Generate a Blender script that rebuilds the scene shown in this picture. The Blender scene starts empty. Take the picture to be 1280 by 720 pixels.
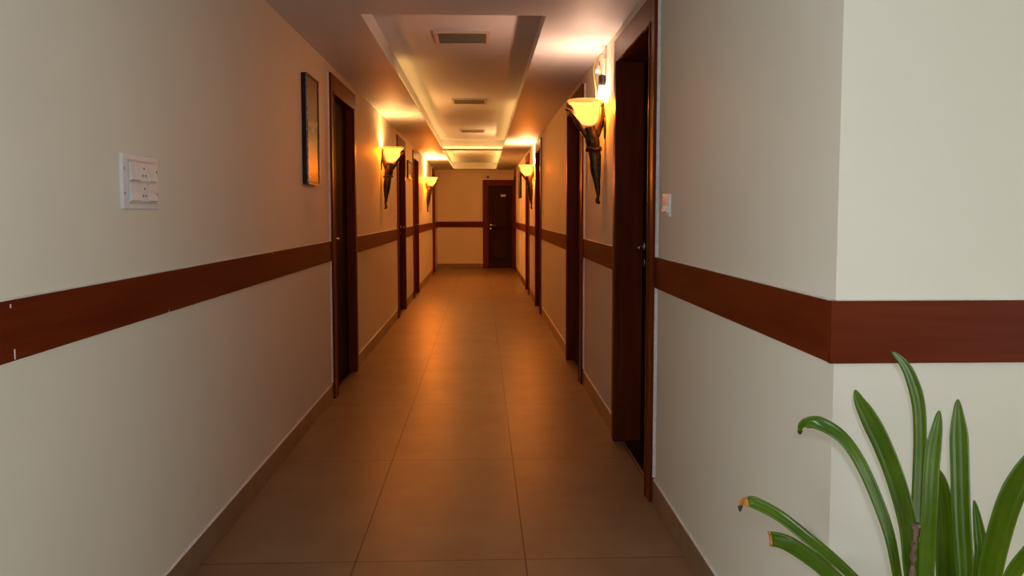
import bpy, bmesh, math, random
from mathutils import Vector, Matrix, noise
random.seed(7)
PI = math.pi
C = bpy.context.scene.collection
sc = bpy.context.scene

# ------------------------------------------------------------------ dimensions
XL, XR = -1.015, 0.748          # corridor side walls
Y0, YE = 1.674, 18.6            # corridor mouth and end wall
ZC = 2.25                       # ceiling
TZ = 2.395                       # recessed tray ceilings
RZ0, RZ1 = 0.935, 1.066         # dado rail

# ------------------------------------------------------------------ materials
def mat(name):
    m = bpy.data.materials.new(name); m.use_nodes = True
    nt = m.node_tree; b = nt.nodes['Principled BSDF']
    return m, nt, b
def N(nt, t, **kw):
    n = nt.nodes.new(t)
    for k, v in kw.items(): setattr(n, k, v)
    return n
def coords(nt, scale=(1, 1, 1), loc=(0, 0, 0)):
    tc = N(nt, 'ShaderNodeTexCoord'); mp = N(nt, 'ShaderNodeMapping')
    mp.inputs['Scale'].default_value = scale; mp.inputs['Location'].default_value = loc
    nt.links.new(tc.outputs['Object'], mp.inputs['Vector']); return mp.outputs['Vector']
def noise_tex(nt, vec, scale, detail=4, rough=0.55):
    n = N(nt, 'ShaderNodeTexNoise'); n.inputs['Scale'].default_value = scale
    n.inputs['Detail'].default_value = detail; n.inputs['Roughness'].default_value = rough
    nt.links.new(vec, n.inputs['Vector']); return n.outputs['Fac']
def ramp(nt, fac, stops):
    r = N(nt, 'ShaderNodeValToRGB'); e = r.color_ramp.elements
    e[0].position, e[0].color = stops[0][0], (*stops[0][1], 1)
    e[1].position, e[1].color = stops[-1][0], (*stops[-1][1], 1)
    for p, c in stops[1:-1]:
        x = e.new(p); x.color = (*c, 1)
    nt.links.new(fac, r.inputs['Fac']); return r.outputs['Color']
def bump(nt, b, h, s=0.2, d=0.002):
    n = N(nt, 'ShaderNodeBump'); n.inputs['Strength'].default_value = s; n.inputs['Distance'].default_value = d
    nt.links.new(h, n.inputs['Height']); nt.links.new(n.outputs['Normal'], b.inputs['Normal'])
def simple(name, col, rough=0.5, metal=0, var=0.12, scale=30, spec=0.5, emit=None, es=0):
    m, nt, b = mat(name)
    v = coords(nt); f = noise_tex(nt, v, scale)
    lo = tuple(c * (1 - var) for c in col); hi = tuple(min(1, c * (1 + var)) for c in col)
    nt.links.new(ramp(nt, f, [(0.3, lo), (0.7, hi)]), b.inputs['Base Color'])
    b.inputs['Roughness'].default_value = rough; b.inputs['Metallic'].default_value = metal
    b.inputs['Specular IOR Level'].default_value = spec
    if emit:
        b.inputs['Emission Color'].default_value = (*emit, 1); b.inputs['Emission Strength'].default_value = es
    return m

def wall_paint():
    m, nt, b = mat('cream_wall_paint')
    v = coords(nt); f = noise_tex(nt, v, 1.7, 5)
    nt.links.new(ramp(nt, f, [(0.3, (0.71, 0.652, 0.525)), (0.7, (0.755, 0.695, 0.565))]), b.inputs['Base Color'])
    b.inputs['Roughness'].default_value = 0.62; b.inputs['Specular IOR Level'].default_value = 0.25
    g = noise_tex(nt, v, 140, 3); bump(nt, b, g, 0.12, 0.001)
    return m
def ceiling_paint():
    m, nt, b = mat('ceiling_paint')
    v = coords(nt); f = noise_tex(nt, v, 2.2, 4)
    nt.links.new(ramp(nt, f, [(0.3, (0.67, 0.715, 0.765)), (0.7, (0.71, 0.755, 0.805))]), b.inputs['Base Color'])
    b.inputs['Roughness'].default_value = 0.55
    return m
def floor_tile():
    m, nt, b = mat('glazed_brown_floor_tile')
    v = coords(nt, loc=(-0.155, -2.845, 0))
    br = N(nt, 'ShaderNodeTexBrick'); br.offset = 0.0; br.squash = 1.0
    br.inputs['Scale'].default_value = 1; br.inputs['Brick Width'].default_value = 0.611
    br.inputs['Row Height'].default_value = 1.2; br.inputs['Mortar Size'].default_value = 0.003
    br.inputs['Mortar Smooth'].default_value = 0.3; br.inputs['Bias'].default_value = 0.0
    br.inputs['Color1'].default_value = (0.0, 0.0, 0.0, 1); br.inputs['Color2'].default_value = (1, 1, 1, 1)
    nt.links.new(v, br.inputs['Vector'])
    v2 = coords(nt)
    f = noise_tex(nt, v2, 3.0, 8, 0.62)
    c1 = ramp(nt, f, [(0.25, (0.20, 0.128, 0.070)), (0.5, (0.245, 0.160, 0.090)), (0.75, (0.29, 0.194, 0.112))])
    mx = N(nt, 'ShaderNodeMix', data_type='RGBA'); mx.blend_type = 'MIX'
    nt.links.new(br.outputs['Fac'], mx.inputs['Factor']); nt.links.new(c1, mx.inputs[6])
    mx.inputs[7].default_value = (0.075, 0.042, 0.024, 1)
    nt.links.new(mx.outputs[2], b.inputs['Base Color'])
    fr = noise_tex(nt, v2, 9, 5)
    mr = N(nt, 'ShaderNodeMapRange'); mr.inputs['To Min'].default_value = 0.32; mr.inputs['To Max'].default_value = 0.44
    nt.links.new(fr, mr.inputs['Value']); nt.links.new(mr.outputs['Result'], b.inputs['Roughness'])
    inv = N(nt, 'ShaderNodeMath', operation='SUBTRACT'); inv.inputs[0].default_value = 1
    nt.links.new(br.outputs['Fac'], inv.inputs[1]); bump(nt, b, inv.outputs[0], 0.5, 0.001); b.inputs['Specular IOR Level'].default_value = 0.24
    return m
def wood(name, lo, mid, hi, axis, rough=0.38):
    m, nt, b = mat(name)
    s = [26, 26, 26]; s[axis] = 1.6
    v = coords(nt, tuple(s)); f = noise_tex(nt, v, 1.0, 6, 0.6)
    nt.links.new(ramp(nt, f, [(0.25, lo), (0.5, mid), (0.75, hi)]), b.inputs['Base Color'])
    s2 = [90, 90, 90]; s2[axis] = 5
    g = noise_tex(nt, coords(nt, tuple(s2)), 1.0, 3); bump(nt, b, g, 0.08, 0.0008)
    b.inputs['Roughness'].default_value = rough; b.inputs['Specular IOR Level'].default_value = 0.07
    return m

M = {}
M['wall'] = wall_paint(); M['ceil'] = ceiling_paint(); M['floor'] = floor_tile()
MA = ((0.085, 0.0115, 0.0022), (0.120, 0.0175, 0.0036), (0.155, 0.026, 0.006))
M['rail_y'] = wood('mahogany_rail_grain_along_corridor', *MA, 1)
M['rail_x'] = wood('mahogany_rail_grain_across', *MA, 0)
M['casing'] = wood('mahogany_door_casing', (0.085, 0.015, 0.0035), (0.125, 0.023, 0.005), (0.165, 0.035, 0.008), 2, 0.33)
M['leaf_wood'] = wood('dark_door_leaf', (0.013, 0.006, 0.003), (0.020, 0.009, 0.004), (0.028, 0.013, 0.006), 2, 0.65)
M['skirt'] = simple('brown_stone_skirting', (0.21, 0.135, 0.078), 0.35, var=0.2, scale=8)
M['leaf_wood'].node_tree.nodes['Principled BSDF'].inputs['Specular IOR Level'].default_value = 0.03
M['end_leaf'] = wood('dark_panelled_door_leaf', (0.022, 0.010, 0.004), (0.034, 0.015, 0.006), (0.046, 0.020, 0.008), 2, 0.4)
M['granite'] = simple('black_granite', (0.012, 0.012, 0.013), 0.3, var=0.5, scale=160)
M['caulk'] = simple('white_sealant', (0.74, 0.72, 0.68), 0.6, var=0.12, scale=60)
M['plastic'] = simple('white_switch_plastic', (0.74, 0.73, 0.70), 0.25, var=0.03)
M['plastic_grey'] = simple('grey_switch_plastic', (0.50, 0.47, 0.42), 0.3, var=0.05)
M['dark'] = simple('dark_plastic', (0.012, 0.012, 0.012), 0.35, var=0.3)
M['bronze'] = simple('aged_bronze', (0.062, 0.040, 0.018), 0.34, metal=0.75, var=0.6, scale=55)
M['chrome'] = simple('brushed_steel', (0.62, 0.60, 0.56), 0.25, metal=1, var=0.05)
M['brass'] = simple('brass', (0.80, 0.66, 0.36), 0.35, metal=0.3, var=0.06)
M['grille'] = simple('olive_grey_vent_filter', (0.16, 0.15, 0.11), 0.6, var=0.2, scale=90)
M['grille_frame'] = simple('cream_vent_frame', (0.62, 0.52, 0.44), 0.5, var=0.06)
M['frame_black'] = simple('black_picture_frame', (0.02, 0.018, 0.016), 0.4, var=0.4, spec=0.2)
M['frame_edge'] = simple('flecked_silver_frame_edge', (0.30, 0.32, 0.33), 0.3, metal=0.6, var=0.85, scale=70)
M['wire'] = simple('yellow_wire', (0.75, 0.48, 0.07), 0.4)
M['pot'] = simple('terracotta_brown_pot', (0.20, 0.085, 0.045), 0.55, var=0.15)
M['soil'] = simple('potting_soil', (0.03, 0.02, 0.013), 0.95, var=0.5, scale=80)
M['twig'] = simple('dry_brown_stalk', (0.16, 0.095, 0.055), 0.8, var=0.7, scale=90)
M['dry'] = simple('dry_orange_leaf_tip', (0.50, 0.20, 0.03), 0.6, var=0.35, scale=80)
M['dry_dark'] = simple('withered_dark_leaf_end', (0.05, 0.028, 0.015), 0.7, var=0.5, scale=90)
def amber_glass(name, col, strength, through=None):
    m, nt, b = mat(name)
    v = coords(nt); f = noise_tex(nt, v, 16, 4)
    nt.links.new(ramp(nt, f, [(0.3, (0.88, 0.70, 0.42)), (0.7, (0.92, 0.78, 0.52))]), b.inputs['Base Color'])
    b.inputs['Roughness'].default_value = 0.3
    nt.links.new(ramp(nt, f, [(0.3, tuple(c * .9 for c in col)), (0.7, col)]), b.inputs['Emission Color'])
    b.inputs['Emission Strength'].default_value = strength
    if through:                           # thin blown glass: part of the bulb's light passes, tinted amber
        tr = N(nt, 'ShaderNodeBsdfTransparent'); tr.inputs['Color'].default_value = (*through, 1)
        mx = N(nt, 'ShaderNodeMixShader'); mx.inputs['Fac'].default_value = 0.045
        nt.links.new(tr.outputs[0], mx.inputs[1]); nt.links.new(b.outputs[0], mx.inputs[2])
        nt.links.new(mx.outputs[0], nt.nodes['Material Output'].inputs['Surface'])
    return m
M['glass_lit'] = amber_glass('lit_amber_glass', (1.0, 0.60, 0.28), 12.0, (0.97, 0.61, 0.16))
M['glass_rim'] = amber_glass('amber_glass_rim', (1.0, 0.36, 0.04), 1.1)
M['bulb'] = simple('lit_white_bulb', (0.9, 0.85, 0.8), 0.3, emit=(1.0, 0.74, 0.52), es=45)
M['led'] = simple('warm_led_strip', (0.9, 0.8, 0.6), 0.4, emit=(1.0, 0.49, 0.13), es=10)
M['led_bright'] = simple('bright_warm_led_strip', (0.9, 0.8, 0.6), 0.4, emit=(1.0, 0.46, 0.10), es=24)
def leaf_mat():
    m, nt, b = mat('glossy_green_strap_leaf')
    tc = N(nt, 'ShaderNodeTexCoord')
    f = noise_tex(nt, tc.outputs['Object'], 9, 4)
    col = ramp(nt, f, [(0.3, (0.042, 0.108, 0.003)), (0.7, (0.090, 0.172, 0.005))])
    nt.links.new(col, b.inputs['Base Color']); b.inputs['Roughness'].default_value = 0.25
    b.inputs['Specular IOR Level'].default_value = 0.3
    b.inputs['Subsurface Weight'].default_value = 0.05
    return m
M['leaf'] = leaf_mat()
def picture_mat(name, stops, scale):
    m, nt, b = mat(name)
    tc = N(nt, 'ShaderNodeTexCoord'); sp = N(nt, 'ShaderNodeSeparateXYZ')
    nt.links.new(tc.outputs['Object'], sp.inputs[0])
    nz = noise_tex(nt, tc.outputs['Object'], scale, 6)
    ad = N(nt, 'ShaderNodeMath', operation='MULTIPLY_ADD'); ad.inputs[1].default_value = 0.35
    nt.links.new(nz, ad.inputs[0])
    mr = N(nt, 'ShaderNodeMapRange'); mr.inputs['From Min'].default_value = 0.0; mr.inputs['From Max'].default_value = 0.62
    mr.inputs['To Min'].default_value = -0.17; mr.inputs['To Max'].default_value = 0.83
    nt.links.new(sp.outputs['Z'], mr.inputs['Value']); nt.links.new(mr.outputs['Result'], ad.inputs[2])
    nt.links.new(ramp(nt, ad.outputs[0], stops), b.inputs['Base Color'])
    b.inputs['Roughness'].default_value = 0.28; b.inputs['Specular IOR Level'].default_value = 0.12
    return m
M['print'] = picture_mat('brown_landscape_print', [(0.1, (0.03, 0.018, 0.008)), (0.38, (0.10, 0.06, 0.03)), (0.5, (0.16, 0.10, 0.06)),
                                                (0.55, (0.42, 0.27, 0.16)), (0.62, (0.20, 0.11, 0.055)), (0.95, (0.25, 0.14, 0.07))], 14)
M['print_pale'] = picture_mat('pale_landscape_print', [(0.1, (0.30, 0.24, 0.15)), (0.5, (0.45, 0.36, 0.23)), (0.9, (0.55, 0.45, 0.30))], 10)

# ------------------------------------------------------------------ mesh helpers
def box(bm, x0, x1, y0, y1, z0, z1, bev=0.0):
    r = bmesh.ops.create_cube(bm, size=1)
    vs = r['verts']
    for v in vs:
        v.co = Vector(((x0 + x1) / 2 + v.co.x * (x1 - x0), (y0 + y1) / 2 + v.co.y * (y1 - y0), (z0 + z1) / 2 + v.co.z * (z1 - z0)))
    if bev:
        es = list({e for v in vs for e in v.link_edges})
        bmesh.ops.bevel(bm, geom=es, offset=bev, segments=2, affect='EDGES', profile=0.7)
def prism(bm, pts, z0, z1):
    a = [bm.verts.new((x, y, z0)) for x, y in pts]; b = [bm.verts.new((x, y, z1)) for x, y in pts]
    n = len(pts)
    bm.faces.new(a[::-1]); bm.faces.new(b)
    for i in range(n): bm.faces.new((a[i], a[(i + 1) % n], b[(i + 1) % n], b[i]))
def loft(bm, path, radii, n=10, cap=True, up=Vector((0, 0, 1))):
    """tube along path; radii are r or (ra, rb)"""
    P = [Vector(p) for p in path]; rings = []; side = None
    for i, p in enumerate(P):
        t = (P[min(i + 1, len(P) - 1)] - P[max(i - 1, 0)]).normalized()
        if side is None:
            side = t.cross(up)
            if side.length < 1e-3: side = t.cross(Vector((1, 0, 0)))
        side = (side - t * side.dot(t)).normalized(); o = side.cross(t)
        r = radii[i] if not callable(radii) else radii(i)
        ra, rb = (r, r) if not isinstance(r, tuple) else r
        rings.append([bm.verts.new(p + side * ra * math.cos(2 * PI * k / n) + o * rb * math.sin(2 * PI * k / n)) for k in range(n)])
    for a, b in zip(rings, rings[1:]):
        for k in range(n): bm.faces.new((a[k], a[(k + 1) % n], b[(k + 1) % n], b[k]))
    if cap:
        bm.faces.new(rings[0][::-1]); bm.faces.new(rings[-1])
def lathe(bm, prof, n=32, cx=0, cy=0, closed=False, shift=None):
    rings = []
    for r, z in prof:
        dx = shift(z) if shift else 0
        rings.append([bm.verts.new((cx + dx + r * math.cos(2 * PI * k / n), cy + r * math.sin(2 * PI * k / n), z)) for k in range(n)])
    pairs = list(zip(rings, rings[1:])) + ([(rings[-1], rings[0])] if closed else [])
    for a, b in pairs:
        for k in range(n): bm.faces.new((a[k], a[(k + 1) % n], b[(k + 1) % n], b[k]))
    if not closed:
        if prof[0][0] > 1e-4: bm.faces.new(rings[0][::-1])
        if prof[-1][0] > 1e-4: bm.faces.new(rings[-1])
def smooth_path(pts, k=5):
    P = [Vector(p) for p in pts]; out = []
    for i in range(len(P) - 1):
        p0, p1, p2, p3 = P[max(i - 1, 0)], P[i], P[i + 1], P[min(i + 2, len(P) - 1)]
        for j in range(k):
            t = j / k
            out.append(0.5 * (2 * p1 + (p2 - p0) * t + (2 * p0 - 5 * p1 + 4 * p2 - p3) * t * t + (3 * p1 - p0 - 3 * p2 + p3) * t ** 3))
    out.append(P[-1]); return out
def obj(name, bm, m, parent=None, smooth=False):
    bmesh.ops.remove_doubles(bm, verts=bm.verts, dist=1e-6)
    bmesh.ops.recalc_face_normals(bm, faces=bm.faces)
    me = bpy.data.meshes.new(name); bm.to_mesh(me); bm.free()
    if smooth:
        for p in me.polygons: p.use_smooth = True
    for mm in (m if isinstance(m, (list, tuple)) else [m]): me.materials.append(mm)
    o = bpy.data.objects.new(name, me); C.objects.link(o)
    if parent: o.parent = parent
    return o
def tag(o, label, cat, group=None, kind=None):
    o['label'] = label; o['category'] = cat
    if group: o['group'] = group
    if kind: o['kind'] = kind
    return o
def thing(name, label, cat, loc=(0, 0, 0), rz=0, group=None, kind=None):
    o = bpy.data.objects.new(name, None); C.objects.link(o); o.empty_display_size = 0.1
    o.location = loc; o.rotation_euler = (0, 0, rz)
    return tag(o, label, cat, group, kind)
def dup(root, loc, rz, label, group=None):
    r = root.copy(); C.objects.link(r); r.location = loc; r.rotation_euler = (0, 0, rz); r['label'] = label
    if group: r['group'] = group
    for ch in list(root.children):
        c = ch.copy(); C.objects.link(c); c.parent = r
        for g in list(ch.children):
            d = g.copy(); C.objects.link(d); d.parent = c
    return r
NB = bmesh.new

# ------------------------------------------------------------------ doors (data first: the walls need the openings)
CW, HC, HO = 0.092, 0.125, 2.18          # casing width, head height, outer height
LEFT_D = [(5.435, 6.470), (9.650, 10.66), (11.870, 12.86), (16.500, 17.30)]     # outer casing spans along the corridor
RIGHT_D = [(3.405, 4.440), (5.840, 6.900), (9.930, 10.93), (12.40, 13.33), (17.20, 18.10)]
END_D = (0.026, 0.742)

def spans(doors, y0, y1):
    out, c = [], y0
    for a, b in doors:
        out.append((c, a)); c = b
    out.append((c, y1)); return out
IN = 0.030                                # lining thickness hidden in the wall opening
def wall_mesh(bm, side, doors, y0):
    xs = sorted((XL, XL - 0.2)) if side == 'L' else sorted((XR, XR + 0.2))
    op = [(a + CW - IN, b - CW + IN) for a, b in doors]
    seg = spans(op, y0, YE)
    for i, (a, b) in enumerate(seg):
        if i == 0:
            s = -1 if side == 'L' else 1; x = XL if side == 'L' else XR
            prism(bm, [(x, y0), (x, b), (x + s * 0.2, b), (x + s * 0.2, y0 + 0.2)], 0, 2.6)
        else:
            box(bm, *xs, a, b, 0, 2.6)
    for a, b in op: box(bm, *xs, a, b, HO - HC + IN, 2.6)

# ------------------------------------------------------------------ setting
bm = NB(); box(bm, -4, 4, -3.2, YE + 0.4, -0.1, 0)
tag(obj('floor', bm, M['floor']), 'brown glazed floor tiles laid in long rows down the corridor', 'floor', kind='structure')

bm = NB(); wall_mesh(bm, 'L', LEFT_D, Y0)
tag(obj('wall_left', bm, M['wall']), 'long cream corridor wall on the left', 'wall', kind='structure')
bm = NB(); wall_mesh(bm, 'R', RIGHT_D, Y0)
tag(obj('wall_right', bm, M['wall']), 'long cream corridor wall on the right', 'wall', kind='structure')
bm = NB(); prism(bm, [(XR, Y0), (4, Y0), (4, Y0 + 0.2), (XR + 0.2, Y0 + 0.2)], 0, 2.6)
tag(obj('wall_front_right', bm, M['wall']), 'pale cream wall facing the camera behind the plant', 'wall', kind='structure')
bm = NB(); prism(bm, [(XL, Y0), (-4, Y0), (-4, Y0 + 0.2), (XL - 0.2, Y0 + 0.2)], 0, 2.6)
tag(obj('wall_front_left', bm, M['wall']), 'cream wall turning away at the left mouth of the corridor', 'wall', kind='structure')
a, b = END_D[0] + 0.13 - IN, END_D[1] - 0.03
bm = NB(); box(bm, XL - 0.2, a, YE, YE + 0.2, 0, 2.6); box(bm, b, XR + 0.2, YE, YE + 0.2, 0, 2.6); box(bm, a, b, YE, YE + 0.2, 1.89 + IN, 2.6)
tag(obj('wall_back', bm, M['wall']), 'cream end wall at the far end of the corridor', 'wall', kind='structure')

bm = NB(); box(bm, -4, 4, -3.4, -3.2, 0, 2.6)  # unseen wall added to close off rear light; daylight enters from the sides
tag(obj('wall_rear_blocker', bm, M['wall']), 'unseen cream wall added behind the camera to block rear daylight', 'wall', kind='structure')

# ceiling with two recessed trays; every tray has a narrow ledge all round at its foot
T1 = (-0.605, 0.330, 4.165, 12.70); T2 = (-0.625, 0.330, 12.99, 18.25)
LG = 0.022
bm = NB()
box(bm, -4, 4, -3.2, Y0, ZC, 2.6)
box(bm, XL, XR, Y0, T1[2] - 0.1, ZC, 2.6)
def ring(bm, t, z0, z1, gx, y0, y1):
    x0, x1, a, b = t[0] - gx, t[1] + gx, t[2] - gx, t[3] + gx
    box(bm, XL, x0, y0, y1, z0, z1); box(bm, x1, XR, y0, y1, z0, z1)
    if a > y0: box(bm, x0, x1, y0, a, z0, z1)
    if b < y1: box(bm, x0, x1, b, y1, z0, z1)
ym = (T1[3] + T2[2]) / 2
for t, y0, y1 in ((T1, T1[2] - 0.1, ym), (T2, ym, YE)):
    ring(bm, t, ZC, ZC + 0.018, 0, y0, y1); ring(bm, t, ZC + 0.018, TZ, LG, y0, y1)
    box(bm, XL, XR, y0, y1, TZ, 2.6)
tag(obj('ceiling', bm, M['ceil']), 'pale plaster ceiling with two long recessed trays', 'ceiling', kind='structure')

# skirting and dado rails, broken at each door
def along(bm, doors, side, z0, z1, th, y0, bev):
    for a, b in spans(doors, y0, YE):
        if b - a < 0.01: continue
        xs = (XL, XL + th) if side == 'L' else (XR - th, XR)
        box(bm, *xs, a, b, z0, z1, bev)
def wobble_strip(bm, fixed, axis_pts, plane, w0=0.004, w1=0.012, th=0.004, seed=0):
    """thin irregular bead of sealant. axis_pts: list of (along, z) ; plane: function(along, z, out) -> point"""
    rs = []
    for i, (u, z, du, dz) in enumerate(axis_pts):
        k = noise.noise(Vector((u * 9 + seed * 3.1, z * 9, seed))) * 0.5 + 0.5
        w = w0 + (w1 - w0) * k
        rs.append([bm.verts.new(plane(u, z, 0)), bm.verts.new(plane(u, z, th)), bm.verts.new(plane(u + du * w, z + dz * w, th * 0.5)), bm.verts.new(plane(u + du * w, z + dz * w, 0))])
    for p, q in zip(rs, rs[1:]):
        for k in range(4): bm.faces.new((p[k], p[(k + 1) % 4], q[(k + 1) % 4], q[k]))
    bm.faces.new(rs[0][::-1]); bm.faces.new(rs[-1])
for side, doors, nm in (('L', LEFT_D, 'left'), ('R', RIGHT_D, 'right')):
    bm = NB(); along(bm, doors, side, 0, 0.10, 0.012, Y0 + 0.002, 0.0015)
    bb = tag(obj('baseboard_' + nm, bm, M['skirt']), f'low brown stone skirting along the {nm} corridor wall', 'baseboard', kind='structure')
    x0 = XL if side == 'L' else XR; s = 1 if side == 'L' else -1
    bm = NB()
    for i, (a, b) in enumerate(spans(doors, Y0 + 0.01, YE)):
        if b - a < 0.2 or a > 9: continue
        n = int((b - a) / 0.04)
        wobble_strip(bm, None, [(a + (b - a) * k / n, 0.10, 0, 1) for k in range(n + 1)], lambda u, z, o: (x0 + s * o, u, z), 0.0015, 0.008, 0.009, i + 3)
    obj('sealant', bm, M['caulk'], bb)['label'] = 'uneven white sealant bead along the skirting top'
    bm = NB(); along(bm, doors, side, RZ0, RZ1, 0.014, Y0 + (0.0 if side == 'R' else 0.002), 0.0012)
    rl = tag(obj('trim_1' if side == 'L' else 'trim_2', bm, M['rail_y']), f'mahogany dado rail running along the {nm} corridor wall', 'rail', kind='structure')
    bm = NB()
    for i, (a, b) in enumerate(spans(doors, Y0 + 0.01, YE)):
        if b - a < 0.2 or a > 7: continue
        n = int((b - a) / 0.03)
        for zz, d in ((RZ1, 1), (RZ0, -1)):
            wobble_strip(bm, None, [(a + (b - a) * k / n, zz, 0, d) for k in range(n + 1)], lambda u, z, o: (x0 + s * o, u, z), 0.0003, 0.0035, 0.010, i * 2 + d)
    obj('sealant', bm, M['caulk'], rl)['label'] = 'thin white sealant line along the rail edges'
bm = NB()
for u, z0, z1 in ((1.752, 0.938, 0.960), (1.744, 1.050, 1.058), (2.61, 0.936, 0.942), (3.9, 1.058, 1.0655)):
    box(bm, XL + 0.012, XL + 0.0148, u, u + 0.004, z0, z1)
obj('paint_chip', bm, M['caulk'], bpy.data.objects['trim_1'])['label'] = 'pale chips in the rail varnish'
bm = NB(); box(bm, XL + 0.012, END_D[0], YE - 0.012, YE, 0, 0.10, 0.0015)
tag(obj('baseboard_back', bm, M['skirt']), 'low brown skirting on the far end wall', 'baseboard', kind='structure')
bm = NB(); box(bm, XL + 0.014, END_D[0], YE - 0.014, YE, RZ0, RZ1, 0.0012)
tag(obj('trim_3', bm, M['rail_x']), 'mahogany dado rail across the far end wall', 'rail', kind='structure')
bm = NB(); box(bm, XR - 0.0145, 3.99, Y0 - 0.014, Y0, RZ0 - 0.001, RZ1 + 0.001, 0.0012)
r4 = tag(obj('trim_4', bm, M['rail_x']), 'mahogany dado rail on the pale wall behind the plant', 'rail', kind='structure')
bm = NB(); n = 90
wobble_strip(bm, None, [(XR + 2.2 * k / n, RZ0 - 0.001, 0, -1) for k in range(n + 1)], lambda u, z, o: (u, Y0 - o, z), 0.0003, 0.003, 0.010, 21)
wobble_strip(bm, None, [(XR + 2.2 * k / n, RZ1 + 0.001, 0, 1) for k in range(n + 1)], lambda u, z, o: (u, Y0 - o, z), 0.0003, 0.002, 0.010, 22)
obj('sealant', bm, M['caulk'], r4)

# ------------------------------------------------------------------ doors
def lever(parent, x, z, y, d, name='handle'):
    """lever handle on the leaf face at local y; d = direction (+1/-1) the lever points along x"""
    bm = NB()
    lathe(bm, [(0.0, 0), (0.026, 0), (0.026, 0.006), (0.022, 0.009), (0.0, 0.009)], 20)
    bmesh.ops.rotate(bm, verts=bm.verts, matrix=Matrix.Rotation(PI / 2, 3, 'X'))
    bmesh.ops.translate(bm, verts=bm.verts, vec=(x, y, z))
    loft(bm, smooth_path([(x, y - 0.006, z), (x, y - 0.040, z), (x + d * 0.012, y - 0.052, z), (x + d * 0.06, y - 0.054, z), (x + d * 0.115, y - 0.048, z - 0.003)], 4), lambda i: 0.0085, 10)
    h = obj(name, bm, M['chrome'], parent, True); h['label'] = 'steel lever handle'
    bm = NB()
    lathe(bm, [(0.0, 0), (0.022, 0), (0.022, 0.004), (0.018, 0.006), (0.0, 0.006)], 18)
    bmesh.ops.rotate(bm, verts=bm.verts, matrix=Matrix.Rotation(PI / 2, 3, 'X'))
    bmesh.ops.translate(bm, verts=bm.verts, vec=(x, y, z - 0.085))
    k = obj('keyhole_plate', bm, M['chrome'], parent, True); k['label'] = 'round steel keyhole plate'
def panel_outline(x0, x1, z0, z1, arch=0.0, n=14):
    pts = [(x0, z0), (x1, z0)]
    if arch:
        for i in range(n + 1):
            t = i / n; x = x1 + (x0 - x1) * t
            pts.append((x, z1 - arch + arch * math.sin(PI * t)))
    else: pts += [(x1, z1), (x0, z1)]
    return pts
def leaf_mesh(bm, x0, x1, z0, z1, y, th=0.04, panels=True):
    box(bm, x0, x1, y, y + th, z0, z1)
    if not panels: return
    w = x1 - x0; ix0, ix1 = x0 + 0.16 * w, x1 - 0.16 * w; H = z1 - z0
    for a, b, ar in ((z0 + 0.115 * H, z0 + 0.385 * H, 0), (z0 + 0.46 * H, z0 + 0.92 * H, 0.07)):
        o = panel_outline(ix0, ix1, a, b, ar)
        loop = [(px, y - 0.002, pz) for px, pz in o]; loop.append(loop[0])
        dense = []
        for p, q in zip(loop, loop[1:]):
            P, Q = Vector(p), Vector(q); m = max(1, int((Q - P).length / 0.06))
            dense += [P.lerp(Q, i / m) for i in range(m)]
        dense.append(Vector(loop[0]))
        loft(bm, dense, lambda i: (0.012, 0.012), 8, up=Vector((0, 1, 0)))
        cx, cz = (ix0 + ix1) / 2, (a + b) / 2
        ins = [(cx + (px - cx) * 0.80, cz + (pz - cz) * 0.87) for px, pz in o]
        ot = [(cx + (px - cx) * 0.90, cz + (pz - cz) * 0.93) for px, pz in o]
        A = [bm.verts.new((px, y + 0.0005, pz)) for px, pz in ot]; B = [bm.verts.new((px, y - 0.008, pz)) for px, pz in ins]
        n = len(o); bm.faces.new(B)
        for i in range(n): bm.faces.new((A[i], A[(i + 1) % n], B[(i + 1) % n], B[i]))
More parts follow.
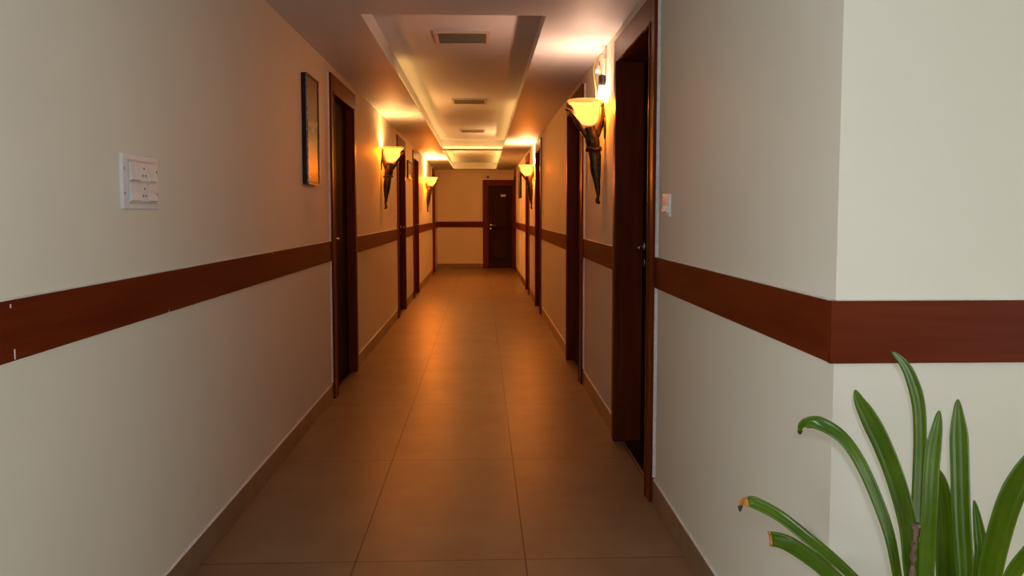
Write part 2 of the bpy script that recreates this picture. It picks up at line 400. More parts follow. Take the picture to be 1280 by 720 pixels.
def door(name, loc, rz, w, label, cw=CW, ho=HO, hc=HC, near_low=True, jambs=(True, True), hand=1, caulk=True, leaf_y=0.122):
    """local frame: x along the wall, +y into the wall, z up; origin at the outer casing foot."""
    d = thing(name, label, 'door', loc, rz, kind='structure')
    bm = NB(); t = 0.026; dep = 0.165
    cr = cw if jambs[1] else 0.03 + 0.002
    hi = ho - hc
    # casing boards (overlapping the wall face) and the linings of the opening
    box(bm, 0, cw, -t, 0, 0, ho, 0.003); box(bm, cw - IN, cw, 0, dep, 0, hi, 0)
    if jambs[1]:
        box(bm, w - cr, w, -t, 0, 0, ho, 0.003); box(bm, w - cr, w - cr + IN, 0, dep, 0, hi, 0)
    else:
        box(bm, w - cr, w, -t, 0, 0, ho, 0.003); box(bm, w - cr, w - cr + 0.002 + IN, 0, dep, 0, hi, 0)
    box(bm, cw, w - cr, -t, 0, hi, ho, 0.003); box(bm, cw - IN, w - cr + IN, 0, dep, hi, hi + IN, 0)
    # raised outer bead and door stop
    box(bm, cw - 0.014, cw - 0.002, -t - 0.005, -t + 0.001, 0, hi + 0.012, 0.002)
    box(bm, w - cr + 0.002, w - cr + 0.014, -t - 0.005, -t + 0.001, 0, hi + 0.012, 0.002)
    box(bm, cw - 0.002, w - cr + 0.002, -t - 0.005, -t + 0.001, hi + 0.002, hi + 0.014, 0.002)
    obj('casing', bm, M['casing'], d)
    bm = NB(); leaf_mesh(bm, cw - 0.001, w - cr + 0.001, 0.006, hi + 0.001, leaf_y, panels=False)
    lf = obj('door_leaf', bm, M['leaf_wood'], d); lf['label'] = 'dark brown flush door leaf'
    hx = (w - cr - 0.065) if hand > 0 else (cw + 0.065)
    lever(lf, hx, 1.075, leaf_y, -hand)
    bm = NB(); box(bm, cw, w - cr, min(0.03, leaf_y - 0.02), 0.165, 0.0, 0.005, 0.001)
    obj('threshold', bm, M['granite'], d)['label'] = 'black stone threshold'
    if caulk:
        bm = NB(); n = 70
        for u, s in (((0, -1), (w, 1)) if jambs[1] else ((0, -1),)):
            wobble_strip(bm, None, [(u, 0.11 + (ho - 0.11) * k / n, s, 0) for k in range(n + 1)], lambda a, z, o: (a, -o, z), 0.003, 0.010, 0.012, loc[1] + u)
        wobble_strip(bm, None, [(w * k / 30, ho, 0, 1) for k in range(31)], lambda a, z, o: (a, -o, z), 0.001, 0.005, 0.006, loc[1] + 9)
        obj('sealant', bm, M['caulk'], d)['label'] = 'ragged white sealant along the casing edge'
    return d
ordl = ['first door along the left wall, beside the framed picture', 'second door along the left wall, just past the first wall torch',
        'third door along the left wall, before the second wall torch', 'last door along the left wall, next to the end wall']
ordr = ['nearest door in the right wall, beside the light switch', 'second door in the right wall, behind the nearest wall torch',
        'third door in the right wall, just before the far wall torch', 'fourth door in the right wall, just past the far wall torch',
        'last door in the right wall, close to the end door']
k = 1
for (a, b), lb in zip(LEFT_D, ordl):      # local x -> +Y, local y -> -X
    door(f'door_{k}', (XL, a, 0), PI / 2, b - a, 'dark wooden ' + lb, leaf_y=0.036, hand=-1 if k == 1 else 1); k += 1
for (a, b), lb in zip(RIGHT_D, ordr):     # local x -> -Y, local y -> +X
    door(f'door_{k}', (XR, b, 0), -PI / 2, b - a, 'recessed dark wooden ' + lb, hand=-1); k += 1
# the end door faces the camera: shallow leaf, wide casing on the left, tight to the right wall
ed = thing(f'door_{k}', 'dark arched panel door with a number plate in the far end wall', 'door', (END_D[0], YE, 0), 0, kind='structure')
w = END_D[1] - END_D[0]
bm = NB(); hi, ho = 1.89, 2.02
box(bm, 0, 0.13, -0.026, 0, 0, ho, 0.003); box(bm, 0.13 - IN, 0.13, 0, 0.1, 0, hi)
box(bm, w - 0.03, w, -0.026, 0, 0, ho, 0.003); box(bm, w - 0.03, w - 0.001, 0, 0.1, 0, hi + 0.0)
box(bm, 0.13, w - 0.03, -0.026, 0, hi, ho, 0.003); box(bm, 0.13 - IN, w - 0.03, 0, 0.1, hi, hi + IN)
obj('casing', bm, M['casing'], ed)
bm = NB(); leaf_mesh(bm, 0.1285, w - 0.0285, 0.0, hi + 0.001, 0.03)
lf = obj('door_leaf', bm, M['end_leaf'], ed); lf['label'] = 'dark brown leaf with arched upper panel'
lever(lf, 0.131 + 0.05, 0.985, 0.03, 1)
bm = NB(); box(bm, 0.415, 0.525, 0.014, 0.0215, 1.637, 1.687, 0.002)
npl = obj('number_plate', bm, M['brass'], lf); npl['label'] = 'small brass number plate'
cu = bpy.data.curves.new('digits', 'FONT'); cu.body = '204'; cu.size = 0.046; cu.extrude = 0.001; cu.align_x = 'CENTER'; cu.align_y = 'CENTER'
tmp = bpy.data.objects.new('digits', cu); C.objects.link(tmp)
me = bpy.data.meshes.new_from_object(tmp.evaluated_get(bpy.context.evaluated_depsgraph_get()))
bpy.data.objects.remove(tmp)
me.transform(Matrix.Translation((0.47, 0.0130, 1.662)) @ Matrix.Rotation(PI / 2, 4, 'X'))
me.materials.clear(); me.materials.append(M['dark'])
dg = bpy.data.objects.new('digits', me); C.objects.link(dg); dg.parent = lf; dg['label'] = 'dark room number'

# ------------------------------------------------------------------ wall torches
# local frame: +x out of the wall, z up, rim of the shade at z = 0, wall face at x = 0
def torch(label, loc, rz):
    t = thing('wall_torch', label, 'wall lamp', loc, rz, 'torch shaped sconces on the corridor walls')
    off = lambda z: 0.121 + (0.12 * z)
    bm = NB()
    outer = [(0.0, -0.152), (0.022, -0.150), (0.042, -0.142), (0.057, -0.128), (0.067, -0.108), (0.073, -0.086), (0.077, -0.064), (0.082, -0.045), (0.090, -0.030), (0.103, -0.019)]
    inner = [(r * 0.93, z + 0.005) for r, z in outer][::-1]
    lathe(bm, outer + inner, 36, shift=off)
    sh = obj('glass_shade', bm, M['glass_lit'], t, True); sh['label'] = 'glowing amber glass bell shade'
    bm = NB(); lathe(bm, [(0.103, -0.019), (0.1095, -0.010), (0.110, -0.003), (0.107, 0.0), (0.103, -0.003), (0.0957, -0.014)], 36, closed=True, shift=off)
    obj('rim', bm, M['glass_rim'], sh, True)['label'] = 'darker amber rolled rim'
    # figure shaped stem: foot, calf, thigh, knotted waist, torso
    bm = NB()
    loft(bm, smooth_path([(0.030, 0, -0.618), (0.045, 0, -0.606), (0.044, 0, -0.585), (0.041, 0, -0.565), (0.044, 0, -0.53), (0.050, 0, -0.47), (0.057, 0, -0.41), (0.063, 0, -0.35), (0.068, 0, -0.315), (0.070, 0, -0.295)], 3),
         [0.006, 0.009, 0.011, 0.0125, 0.0125, 0.0115, 0.0105, 0.010, 0.0105, 0.0115, 0.013, 0.0145, 0.0165, 0.019, 0.0215, 0.0245, 0.027, 0.0295, 0.032, 0.034, 0.0355, 0.037, 0.0375, 0.0375, 0.0365, 0.035, 0.034, 0.0335], 14)
    for v in bm.verts:                    # drapery folds
        z = v.co.z
        if -0.56 < z < -0.30:
            a = math.atan2(v.co.y, v.co.x - 0.06); k = 1 + 0.10 * math.sin(a * 5 + z * 22)
            v.co.y *= k; v.co.x = 0.06 + (v.co.x - 0.06) * k
    obj('stem', bm, M['bronze'], t, True)
    bm = NB()
    loft(bm, [(0.070 + 0.040 * math.cos(a), 0.040 * math.sin(a), -0.292 + 0.006 * math.sin(3 * a)) for a in [2 * PI * i / 24 for i in range(25)]], lambda i: 0.011, 8)
    obj('waist_band', bm, M['bronze'], t, True)
    bm = NB()
    tp = smooth_path([(0.070, 0, -0.300), (0.074, 0, -0.265), (0.080, 0, -0.235), (0.086, 0, -0.205), (0.092, 0, -0.180), (0.097, 0, -0.160)], 3)
    loft(bm, tp, [(.033 + .014 * math.sin(PI * min(1, i / 11)), .034 + .010 * math.sin(PI * min(1, i / 11))) for i in range(len(tp))], 16)
    obj('torso', bm, M['bronze'], t, True)
    # cupped leaf cradle below the shade, open at the front and sides
    bm = NB(); rows = []
    for i in range(13):
        u = i / 12
        z = -0.215 + 0.155 * u ** 0.9
        ro = 0.026 + 0.075 * u ** 1.25
        rows.append([])
        for k in range(9):
            a = math.radians(-27 + 54 * k / 8) * (1 - 0.55 * u)
            for th in (0.0, 0.007): rows[-1].append(bm.verts.new((0.094 + 0.012 * u + (ro + th + 0.006 * math.cos(5 * a)) * math.cos(a) + 0.024 * max(0, u - .8) * 5 * .5, (ro + th) * math.sin(a) * 1.05, z - 0.006 * math.cos(a))))
    for p, q in zip(rows, rows[1:]):
        for k in range(8):
            bm.faces.new((p[2 * k], p[2 * k + 2], q[2 * k + 2], q[2 * k])); bm.faces.new((p[2 * k + 1], q[2 * k + 1], q[2 * k + 3], p[2 * k + 3]))
        for k in (0, 8): bm.faces.new((p[2 * k], q[2 * k], q[2 * k + 1], p[2 * k + 1]))
    for r in (rows[0], rows[-1]):
        for k in range(8): bm.faces.new((r[2 * k], r[2 * k + 1], r[2 * k + 3], r[2 * k + 2]))
    obj('cradle_leaf', bm, M['bronze'], t, True)
    # outer arm reaching the lip, curled at the end
    for nm, path, rad in (('arm', [(0.100, 0, -0.225), (0.130, 0, -0.185), (0.162, 0, -0.145), (0.190, 0, -0.096), (0.212, 0, -0.066), (0.232, 0, -0.056), (0.240, 0, -0.049)], (0.024, 0.0075)),
                          ('arm', [(0.066, 0, -0.235), (0.045, 0, -0.190), (0.028, 0, -0.140), (0.020, 0, -0.090), (0.019, 0, -0.045), (0.024, 0, -0.026)], (0.024, 0.0115))):
        bm = NB(); p = smooth_path(path, 4)
        loft(bm, p, lambda i: rad[0] + (rad[1] - rad[0]) * (i / (len(p) - 1)) ** 0.8, 10)
        if path[-1][0] < 0.1:
            q = bmesh.ops.create_icosphere(bm, subdivisions=2, radius=0.017)
            for v in q['verts']: v.co += Vector((0.023, 0, -0.024))
        obj(nm, bm, M['bronze'], t, True)
    bm = NB(); pl = [(0.0, 0), (0.036, 0), (0.036, 0.006), (0.030, 0.010), (0.0, 0.010)]
    lathe(bm, pl, 24); bmesh.ops.rotate(bm, verts=bm.verts, matrix=Matrix.Rotation(PI / 2, 3, 'Y'))
    for v in bm.verts: v.co.z = v.co.z * 2.0 - 0.16
    obj('wall_plate', bm, M['bronze'], t, True)
    return t
RIMZ = 1.925
t0 = torch('nearest lit wall torch on the left wall, between first and second doors', (XL, 8.27, RIMZ - 0.008), 0)
dup(t0, (XL, 14.65, RIMZ - 0.022), 0, 'farther lit wall torch on the left wall, near the last left door')
dup(t0, (XR, 4.90, RIMZ + 0.005), PI, 'large lit wall torch beside the nearest right door, under a bare bulb')
dup(t0, (XR, 11.45, RIMZ + 0.010), PI, 'small far lit wall torch on the right wall, past the third door')

def point(name, loc, watts, col, r=0.03):
    l = bpy.data.lights.new(name, 'POINT'); l.energy = watts; l.color = col; l.shadow_soft_size = r
    o = bpy.data.objects.new(name, l); C.objects.link(o); o.location = loc; return o
WARM = (1.0, 0.50, 0.155); PINK = (1.0, 0.59, 0.40)
point('torch_bulb', (XL + 0.112, 8.27, RIMZ - 0.045), 20, WARM)
point('torch_bulb', (XL + 0.112, 14.65, RIMZ - 0.06), 92, WARM)
point('torch_bulb', (XR - 0.112, 4.90, RIMZ - 0.032), 13, PINK)
point('torch_bulb', (XR - 0.112, 11.45, RIMZ - 0.03), 50, (1.0, 0.51, 0.19))

# bare bulb on an exposed fitting above the near right torch
hb = thing('bare_bulb_lamp', 'bare white bulb in a black holder wired above the nearest right torch', 'lamp', (XR, 4.90, 2.205))
bm = NB(); box(bm, -0.012, 0, -0.022, 0.022, -0.022, 0.022, 0.003)
loft(bm, smooth_path([(-0.010, 0, 0), (-0.024, 0, -0.010), (-0.034, 0, -0.024), (-0.040, 0, -0.042)], 4), lambda i: 0.0045, 8)
obj('bracket', bm, M['plastic'], hb, False)
bm = NB(); loft(bm, smooth_path([(-0.040, 0, -0.040), (-0.034, 0.004, -0.075), (-0.024, 0, -0.128)], 4), lambda i: 0.0022, 6)
obj('flex', bm, M['dark'], hb, True)
bm = NB(); lathe(bm, [(0.008, -0.070), (0.011, -0.074), (0.019, -0.112), (0.017, -0.112), (0.006, -0.076)], 20, -0.046, -0.004, closed=True)
obj('cap', bm, M['plastic'], hb, True)
bm = NB(); lathe(bm, [(0.0, -0.124), (0.014, -0.124), (0.0205, -0.130), (0.0205, -0.180), (0.017, -0.188), (0.0, -0.188)], 24, -0.0235, 0)
obj('bulb_holder', bm, M['dark'], hb, False)
bm = NB(); lathe(bm, [(0.0, -0.187), (0.012, -0.187), (0.014, -0.198), (0.0185, -0.222), (0.0195, -0.238), (0.0165, -0.256), (0.009, -0.266), (0.0, -0.269)], 24, -0.0245, 0)
obj('bulb', bm, M['bulb'], hb, True)['label'] = 'glowing white bulb'
bm = NB(); loft(bm, smooth_path([(-0.010, 0.004, 0.002), (-0.036, 0.012, -0.004), (-0.060, 0.014, -0.035), (-0.072, 0.012, -0.085), (-0.068, 0.008, -0.140), (-0.060, 0.004, -0.195), (-0.056, 0.0, -0.250), (-0.060, 0, -0.300)], 5), lambda i: 0.0028, 8)
obj('wire', bm, M['wire'], hb, True)['label'] = 'looping yellow wire'

# ------------------------------------------------------------------ LED strips on the tray ledges
def led(x0, x1, y0, y1, label, m='led'):
    bm = NB(); box(bm, x0, x1, y0, y1, ZC + 0.018, ZC + 0.026, 0.001)
    tag(obj('led_strip', bm, M[m]), label, 'strip light', 'strip lights hidden in the ceiling trays')
led(T1[0] - 0.016, T1[0] - 0.004, 6.05, T1[3], 'warm strip light along the left ledge of the nearer ceiling tray')
led(T1[1] + 0.004, T1[1] + 0.016, 8.30, T1[3], 'warm strip light along the right ledge of the nearer ceiling tray')
led(T1[0] + 0.02, T1[1] - 0.02, T1[3] + 0.004, T1[3] + 0.016, 'warm strip light across the far ledge of the nearer ceiling tray')
led(T2[0] - 0.016, T2[0] - 0.004, T2[2] + 0.05, T2[3] - 0.05, 'warm strip light along the left ledge of the farther ceiling tray', 'led_bright')
led(T2[1] + 0.004, T2[1] + 0.016, T2[2] + 0.05, T2[3] - 0.05, 'warm strip light along the right ledge of the farther ceiling tray', 'led_bright')

# ------------------------------------------------------------------ vents in the trays
def vent(label, y):
    v = thing('air_vent', label, 'vent', (-0.122, y, TZ), 0, 'air vents in the ceiling trays')
    hw, hd = 0.168, 0.165
    bm = NB()
    box(bm, -hw - 0.012, hw + 0.012, -hd - 0.012, -hd + 0.014, -0.012, 0, 0.002); box(bm, -hw - 0.012, hw + 0.012, hd - 0.014, hd + 0.012, -0.012, 0, 0.002)
    box(bm, -hw - 0.012, -hw + 0.014, -hd + 0.014, hd - 0.014, -0.012, 0, 0.002); box(bm, hw - 0.014, hw + 0.012, -hd + 0.014, hd - 0.014, -0.012, 0, 0.002)
    obj('frame', bm, M['grille_frame'], v)
    bm = NB(); box(bm, -hw + 0.014, hw - 0.014, -hd + 0.014, hd - 0.014, -0.003, 0)
    for i in range(12):
        yy = -hd + 0.03 + i * (2 * hd - 0.06) / 11
        A = [(yy - 0.011, -0.003), (yy + 0.009, -0.011), (yy + 0.011, -0.0095), (yy - 0.009, -0.002)]
        a = [bm.verts.new((-hw + 0.014, p, q)) for p, q in A]; b = [bm.verts.new((hw - 0.014, p, q)) for p, q in A]
        bm.faces.new(a); bm.faces.new(b[::-1])
        for q in range(4): bm.faces.new((a[q], b[q], b[(q + 1) % 4], a[(q + 1) % 4]))
    obj('louvres', bm, M['grille'], v)
    return v
v0 = vent('nearest square air vent in the nearer ceiling tray', 5.35)
for y, lb in ((8.34, 'middle air vent in the nearer ceiling tray'), (11.29, 'farthest air vent in the nearer ceiling tray'), (14.5, 'air vent in the farther ceiling tray')):
    dup(v0, (-0.122, y, TZ), 0, lb)

# ------------------------------------------------------------------ pictures (local: x along wall, -y out of the wall)
def picture(label, loc, rz, w, h, th, pr, fw=0.016, bead='frame_black'):
    p = thing('framed_picture', label, 'picture', loc, rz)
    bm = NB()
    for a in ((0, fw, 0, h), (w - fw, w, 0, h), (fw, w - fw, 0, fw), (fw, w - fw, h - fw, h)):
        box(bm, a[0], a[1], -th, 0, a[2], a[3], 0.002)
    fr = obj('frame', bm, M['frame_black'], p)
    bm = NB()
    for a in ((-0.0015, 0.004, 0.003, h - 0.003), (w - 0.004, w + 0.0015, 0.003, h - 0.003), (0.004, w - 0.004, -0.0015, 0.004), (0.004, w - 0.004, h - 0.004, h + 0.0015)):
        box(bm, a[0], a[1], -th - 0.0015, -th + 0.008, a[2], a[3], 0.0008)
    bd = obj('beading', bm, M[bead], fr)
    if bead == 'frame_edge': bd['label'] = 'flecked silver edge beading'
    bm = NB(); box(bm, fw, w - fw, -th + 0.004, -0.002, fw, h - fw)
    obj('print', bm, pr, p)
picture('dark framed glossy brown landscape picture near the first left door', (XL, 4.655, 1.420), PI / 2, 0.32, 0.625, 0.034, M['print'], bead='frame_edge')
picture('small thin framed picture between second and third left doors', (XL, 11.10, 1.73), PI / 2, 0.60, 0.245, 0.020, M['print_pale'], 0.025)
picture('dark framed picture on right wall between fourth and last doors', (XR, 15.65, 1.545), -PI / 2, 0.55, 0.515, 0.035, M['print'])

# ------------------------------------------------------------------ switches
def switch(label, loc, rz, w, h, gangs, group=None):
    s = thing('light_switch', label, 'switch', loc, rz, group)
    bm = NB(); box(bm, 0, w, -0.010, 0, 0, h, 0.003)
    obj('plate', bm, M['plastic'], s)
    m = 0.018 if w > 0.05 else 0.012
    gw = (w - 2 * m) / gangs
    for i in range(gangs):
        a = m + i * gw + 0.002; b = m + (i + 1) * gw - 0.002
        bm = NB()
        prism(bm, [(0, 0), (1, 0), (1, 1), (0, 1)], 0, 1); bm.free(); bm = NB()
        z0, z1 = m, h - m
        pr = [(-0.009, z0), (-0.020, z0 + 0.004), (-0.012, (z0 + z1) / 2), (-0.012, z1), (-0.009, z1)]
        A = [bm.verts.new((a, p, q)) for p, q in pr]; B = [bm.verts.new((b, p, q)) for p, q in pr]
        bm.faces.new(A); bm.faces.new(B[::-1])
        for q in range(5): bm.faces.new((A[q], B[q], B[(q + 1) % 5], A[(q + 1) % 5]))
        obj('rocker', bm, M['plastic'], s)
    return s
switch('single white rocker switch beside the nearest right door', (XR, 3.285, 1.237), -PI / 2, 0.115, 0.092, 1)
switch('small white switch just past the first left door', (XL, 6.53, 1.225), PI / 2, 0.085, 0.085, 1)
switch('small white switch just before the second left door', (XL, 9.40, 1.21), PI / 2, 0.085, 0.085, 1)
switch('tiny white switch just before the last left door', (XL, 16.0, 1.165), PI / 2, 0.085, 0.085, 1)
switch('small white switch just before the third right door', (XR, 9.80, 1.205), -PI / 2, 0.085, 0.085, 1)
switch('faint switch on the far end wall beside the end door', (-0.17, YE, 1.175), 0, 0.085, 0.085, 1)

# large two-row socket and switch box on the left wall
sb = thing('switch_board', 'large white switch and socket box on the near left wall', 'switch', (XL, 2.316, 1.263), PI / 2)
bm = NB(); box(bm, 0, 0.245, -0.011, 0, 0, 0.158, 0.0035)
pl = obj('plate', bm, M['plastic'], sb)
for x, z in ((0.010, 0.045), (0.010, 0.115), (0.235, 0.045), (0.235, 0.115)):
    bm = NB(); lathe(bm, [(0, 0), (0.0035, 0), (0.003, 0.0012), (0, 0.0012)], 12)
    bmesh.ops.rotate(bm, verts=bm.verts, matrix=Matrix.Rotation(PI / 2, 3, 'X')); bmesh.ops.translate(bm, verts=bm.verts, vec=(x, -0.011, z))
    obj('screw', bm, M['chrome'], pl)
bm = NB()
box(bm, 0.030, 0.222, -0.0145, -0.010, 0.016, 0.142, 0.0015)
obj('inner_frame', bm, M['plastic_grey'], sb)
for r in range(2):
    z0 = 0.022 + r * 0.059
    for x0, x1, kind in ((0.035, 0.098, 'rocker'), (0.101, 0.160, 'socket_module'), (0.163, 0.217, 'rocker')):
        bm = NB()
        if kind == 'rocker':
            pr = [(-0.014, z0), (-0.0215, z0 + 0.004), (-0.0165, z0 + 0.027), (-0.0165, z0 + 0.054), (-0.014, z0 + 0.054)]
            A = [bm.verts.new((x0, p, q)) for p, q in pr]; B = [bm.verts.new((x1, p, q)) for p, q in pr]
            bm.faces.new(A); bm.faces.new(B[::-1])
            for q in range(5): bm.faces.new((A[q], B[q], B[(q + 1) % 5], A[(q + 1) % 5]))
            obj('rocker', bm, M['plastic'], sb)
        else:
            box(bm, x0, x1, -0.0165, -0.014, z0, z0 + 0.054, 0.001)
            so = obj('socket', bm, M['plastic'], sb)
            bm = NB()
            for px, pz in ((0.5, 0.038), (0.33, 0.017), (0.67, 0.017)):
                q = NB(); lathe(q, [(0, 0), (0.0038, 0), (0.0038, 0.0008), (0, 0.0008)], 12)
                bmesh.ops.rotate(q, verts=q.verts, matrix=Matrix.Rotation(PI / 2, 3, 'X')); bmesh.ops.translate(q, verts=q.verts, vec=(x0 + (x1 - x0) * px, -0.0163, z0 + pz))
                mm = bpy.data.meshes.new('t'); q.to_mesh(mm); q.free(); bm.from_mesh(mm); bpy.data.meshes.remove(mm)
            obj('pin_holes', bm, M['dark'], so)

# small camera above the end door
cc = thing('security_camera', 'small pale security camera above the end door', 'camera', (0.10, YE, 2.085))
bm = NB(); box(bm, -0.045, 0.015, -0.03, 0, -0.022, 0.028, 0.006); loft(bm, [(-0.01, -0.028, 0.0), (0.03, -0.05, -0.004)], lambda i: 0.010, 10)
obj('mount', bm, M['grille_frame'], cc)
bm = NB(); q = bmesh.ops.create_icosphere(bm, subdivisions=3, radius=0.026)
for v in q['verts']: v.co += Vector((0.048, -0.062, -0.004))
obj('lens_ball', bm, M['dark'], cc, True)['label'] = 'dark lens ball'

# ------------------------------------------------------------------ plant
PX, PY = 0.850, 1.405
pp = thing('potted_strap_leaf_plant', 'potted plant with glossy green strap leaves before the pale wall', 'plant', (PX, PY, 0))
P0 = Vector((PX, PY, 0))
bm = NB()
lathe(bm, [(0.0, 0.0), (0.105, 0.0), (0.112, 0.02), (0.150, 0.405), (0.162, 0.412), (0.164, 0.450), (0.152, 0.452), (0.146, 0.430), (0.140, 0.405), (0.0, 0.40)], 40)
obj('pot', bm, M['pot'], pp, True)
bm = NB(); lathe(bm, [(0.0, 0.398), (0.141, 0.398), (0.143, 0.418), (0.09, 0.430), (0.0, 0.434)], 32)
for v in bm.verts: v.co.z += 0.004 * noise.noise(v.co * 40)
obj('soil', bm, M['soil'], pp, True)
LEAVES = {
'A': ([(0.80, 1.455, 0.42), (0.775, 1.485, 0.485), (0.731, 1.520, 0.534), (0.703, 1.550, 0.559), (0.668, 1.585, 0.586), (0.619, 1.620, 0.622), (0.578, 1.650, 0.639), (0.563, 1.660, 0.639), (0.552, 1.665, 0.634), (0.549, 1.665, 0.616)], 0.025, 0.35, 'hook'),
'B': ([(0.805, 1.49, 0.42), (0.765, 1.55, 0.468), (0.734, 1.600, 0.491), (0.712, 1.650, 0.508), (0.685, 1.710, 0.518), (0.668, 1.740, 0.519), (0.650, 1.765, 0.514)], 0.034, 0.1, 'cut'),
'C': ([(0.800, 1.425, 0.42), (0.785, 1.428, 0.500), (0.770, 1.430, 0.578), (0.753, 1.430, 0.655), (0.732, 1.440, 0.721), (0.703, 1.450, 0.788), (0.676, 1.470, 0.831), (0.642, 1.490, 0.852), (0.619, 1.500, 0.850), (0.611, 1.505, 0.841), (0.610, 1.505, 0.827)], 0.026, 0.3, 'brown'),
'D': ([(0.825, 1.445, 0.42), (0.822, 1.458, 0.500), (0.819, 1.470, 0.575), (0.816, 1.480, 0.649), (0.800, 1.500, 0.732), (0.775, 1.510, 0.802), (0.749, 1.520, 0.858), (0.734, 1.525, 0.886), (0.727, 1.530, 0.907)], 0.036, -0.15, None),
'E': ([(0.846, 1.455, 0.42), (0.847, 1.48, 0.480), (0.848, 1.500, 0.545), (0.855, 1.520, 0.644), (0.861, 1.530, 0.742), (0.860, 1.530, 0.814), (0.851, 1.525, 0.882), (0.825, 1.510, 0.938), (0.802, 1.500, 0.968), (0.777, 1.490, 0.988)], 0.033, 0.25, None),
'F': ([(0.815, 1.395, 0.42), (0.810, 1.397, 0.500), (0.808, 1.400, 0.592), (0.809, 1.400, 0.711), (0.817, 1.410, 0.811), (0.826, 1.415, 0.861), (0.832, 1.420, 0.892)], 0.032, 0.1, None),
'G': ([(0.862, 1.425, 0.42), (0.868, 1.432, 0.500), (0.871, 1.440, 0.572), (0.869, 1.450, 0.660), (0.864, 1.460, 0.734), (0.856, 1.465, 0.771)], 0.042, -0.1, None),
'H': ([(0.885, 1.405, 0.42), (0.890, 1.412, 0.500), (0.892, 1.420, 0.581), (0.888, 1.430, 0.679), (0.888, 1.440, 0.763), (0.889, 1.450, 0.836), (0.889, 1.455, 0.873), (0.890, 1.460, 0.903)], 0.037, 0.0, None),
'I': ([(0.888, 1.385, 0.42), (0.893, 1.388, 0.500), (0.898, 1.390, 0.595), (0.901, 1.390, 0.644), (0.897, 1.395, 0.689), (0.891, 1.400, 0.731)], 0.025, 0.0, None),
'J': ([(0.895, 1.375, 0.42), (0.902, 1.373, 0.520), (0.906, 1.370, 0.604), (0.911, 1.360, 0.674), (0.922, 1.345, 0.756), (0.945, 1.330, 0.827), (0.969, 1.310, 0.865)], 0.040, -0.35, None),
'K': ([(0.895, 1.350, 0.42), (0.905, 1.340, 0.530), (0.918, 1.330, 0.619), (0.932, 1.310, 0.670), (0.950, 1.290, 0.712), (0.969, 1.270, 0.737)], 0.026, -0.3, None)}
def strap(bm, path, s0, s1, width, twist, fold=0.22, th=0.0016, blunt=False):
    """strap of the leaf between path fractions s0..s1, closed, folded along the midrib"""
    n = len(path); rings = []
    i0, i1 = int(round(s0 * (n - 1))), int(round(s1 * (n - 1)))
    for i in range(i0, i1 + 1):
        s = i / (n - 1); p = path[i] - P0
        t = (path[min(i + 1, n - 1)] - path[max(i - 1, 0)]).normalized()
        view = Vector((math.sin(twist), -math.cos(twist), 0.15)).normalized()
        sd = t.cross(view)
        sd = sd.normalized() if sd.length > 1e-3 else Vector((1, 0, 0))
        nn = sd.cross(t).normalized()
        tip = 1.0 if blunt else max(0.02, min(1, (1 - s) / 0.30)) ** 0.62
        w = width * (0.62 + 0.38 * min(1, s / 0.35)) * tip / 2
        top = []; bot = []
        for k in range(9):
            u = -1 + 2 * k / 8
            h = -fold * w * (1 - abs(u)) + 0.10 * w * math.cos(u * PI * 2.5)
            e = 1 - abs(u) ** 6
            q = p + sd * (u * w) + nn * h
            top.append(bm.verts.new(q + nn * th * (0.2 + e))); bot.append(bm.verts.new(q - nn * th * (0.2 + e)))
        rings.append(top + bot[::-1])
    m = 18
    for a, b in zip(rings, rings[1:]):
        for k in range(m): bm.faces.new((a[k], a[(k + 1) % m], b[(k + 1) % m], b[k]))
    bm.faces.new(rings[0][::-1]); bm.faces.new(rings[-1])
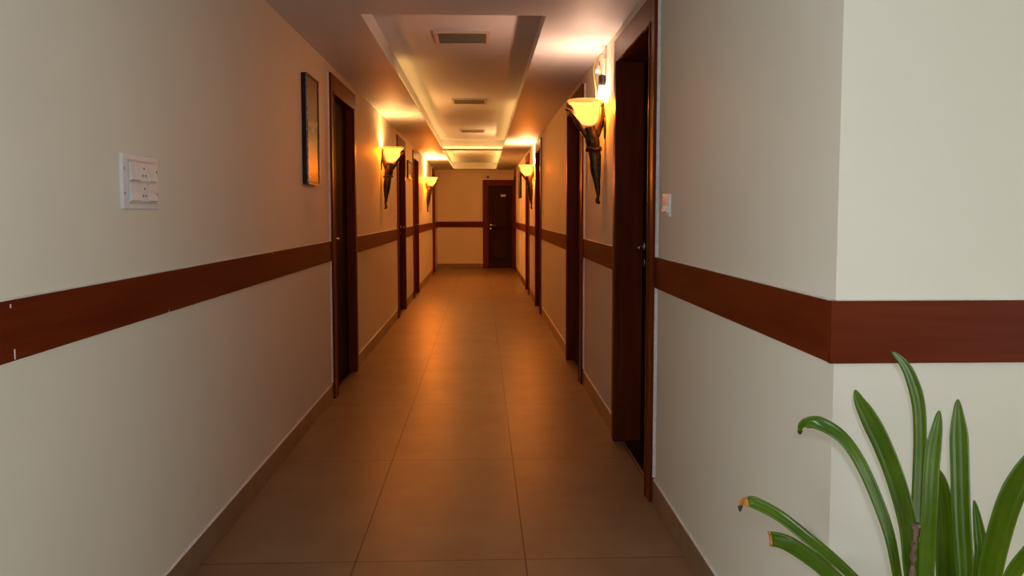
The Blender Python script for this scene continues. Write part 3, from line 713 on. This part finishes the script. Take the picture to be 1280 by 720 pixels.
for key, (pts, wd, tw, end) in LEAVES.items():
    path = smooth_path(pts, 6)
    s1 = {'hook': 0.76, 'cut': 0.94, 'brown': 0.95, None: 1.0}[end]
    bm = NB(); strap(bm, path, 0, s1, wd, tw, blunt=(end == 'cut'))
    lf = obj('leaf', bm, M['leaf'], pp, True)
    if end == 'hook':
        bm = NB(); strap(bm, path, 0.76, 0.92, wd, tw); obj('dry_tip', bm, M['dry'], lf, True)['label'] = 'orange withered leaf tip'
        bm = NB(); strap(bm, path, 0.92, 1.0, wd * 1.3, tw); obj('dry_tip', bm, M['dry_dark'], lf, True)['label'] = 'dark brown curled leaf end'
    elif end == 'cut':
        bm = NB(); strap(bm, path, 0.94, 1.0, wd, tw, blunt=True); obj('dry_tip', bm, M['dry'], lf, True)['label'] = 'orange frayed leaf tip'
    elif end == 'brown':
        bm = NB(); strap(bm, path, 0.95, 1.0, wd * 1.5, tw); obj('dry_tip', bm, M['dry_dark'], lf, True)['label'] = 'brown bent leaf tip'
bm = NB()
st = smooth_path([(0.787, 1.405, 0.42), (0.783, 1.405, 0.50), (0.784, 1.405, 0.584), (0.785, 1.405, 0.633), (0.788, 1.405, 0.663), (0.789, 1.405, 0.688)], 5)
loft(bm, [p - P0 for p in st], lambda i: 0.0048 + 0.0018 * math.sin(i * 1.9) + (0.003 if i > 21 else 0), 9)
obj('dry_stalk', bm, M['twig'], pp, True)['label'] = 'broken dry brown flower stalk'

# ------------------------------------------------------------------ light and camera
w = bpy.data.worlds.new('world'); sc.world = w; w.use_nodes = True
bg = w.node_tree.nodes['Background']; bg.inputs['Color'].default_value = (0.91, 1.0, 1.0, 1); bg.inputs['Strength'].default_value = 2.7
fl = bpy.data.lights.new('camera_flash', 'SPOT'); fl.energy = 37; fl.color = (0.88, 0.92, 1.16); fl.shadow_soft_size = 0.018
fl.spot_size = math.radians(96); fl.spot_blend = 1.0
fo = bpy.data.objects.new('camera_flash', fl); C.objects.link(fo); fo.location = (0.035, -0.01, 1.352); fo.rotation_euler = (PI / 2 - 0.07, 0, -0.04)

cam = bpy.data.cameras.new('camera'); co = bpy.data.objects.new('camera', cam); C.objects.link(co)
f = 1010.0; p = math.atan(70 / f); yaw = math.atan(38 / f * math.cos(p))
co.location = (0, 0, 1.25); co.rotation_euler = (PI / 2 - p, 0, -yaw)
cam.sensor_width = 36; cam.lens = f / 1280 * 36; cam.shift_y = -23 / 1280; cam.clip_start = 0.02
sc.camera = co
vs = sc.view_settings; vs.view_transform = 'Standard'; vs.look = 'None'; vs.gamma = 1; vs.exposure = 0; vs.use_curve_mapping = False
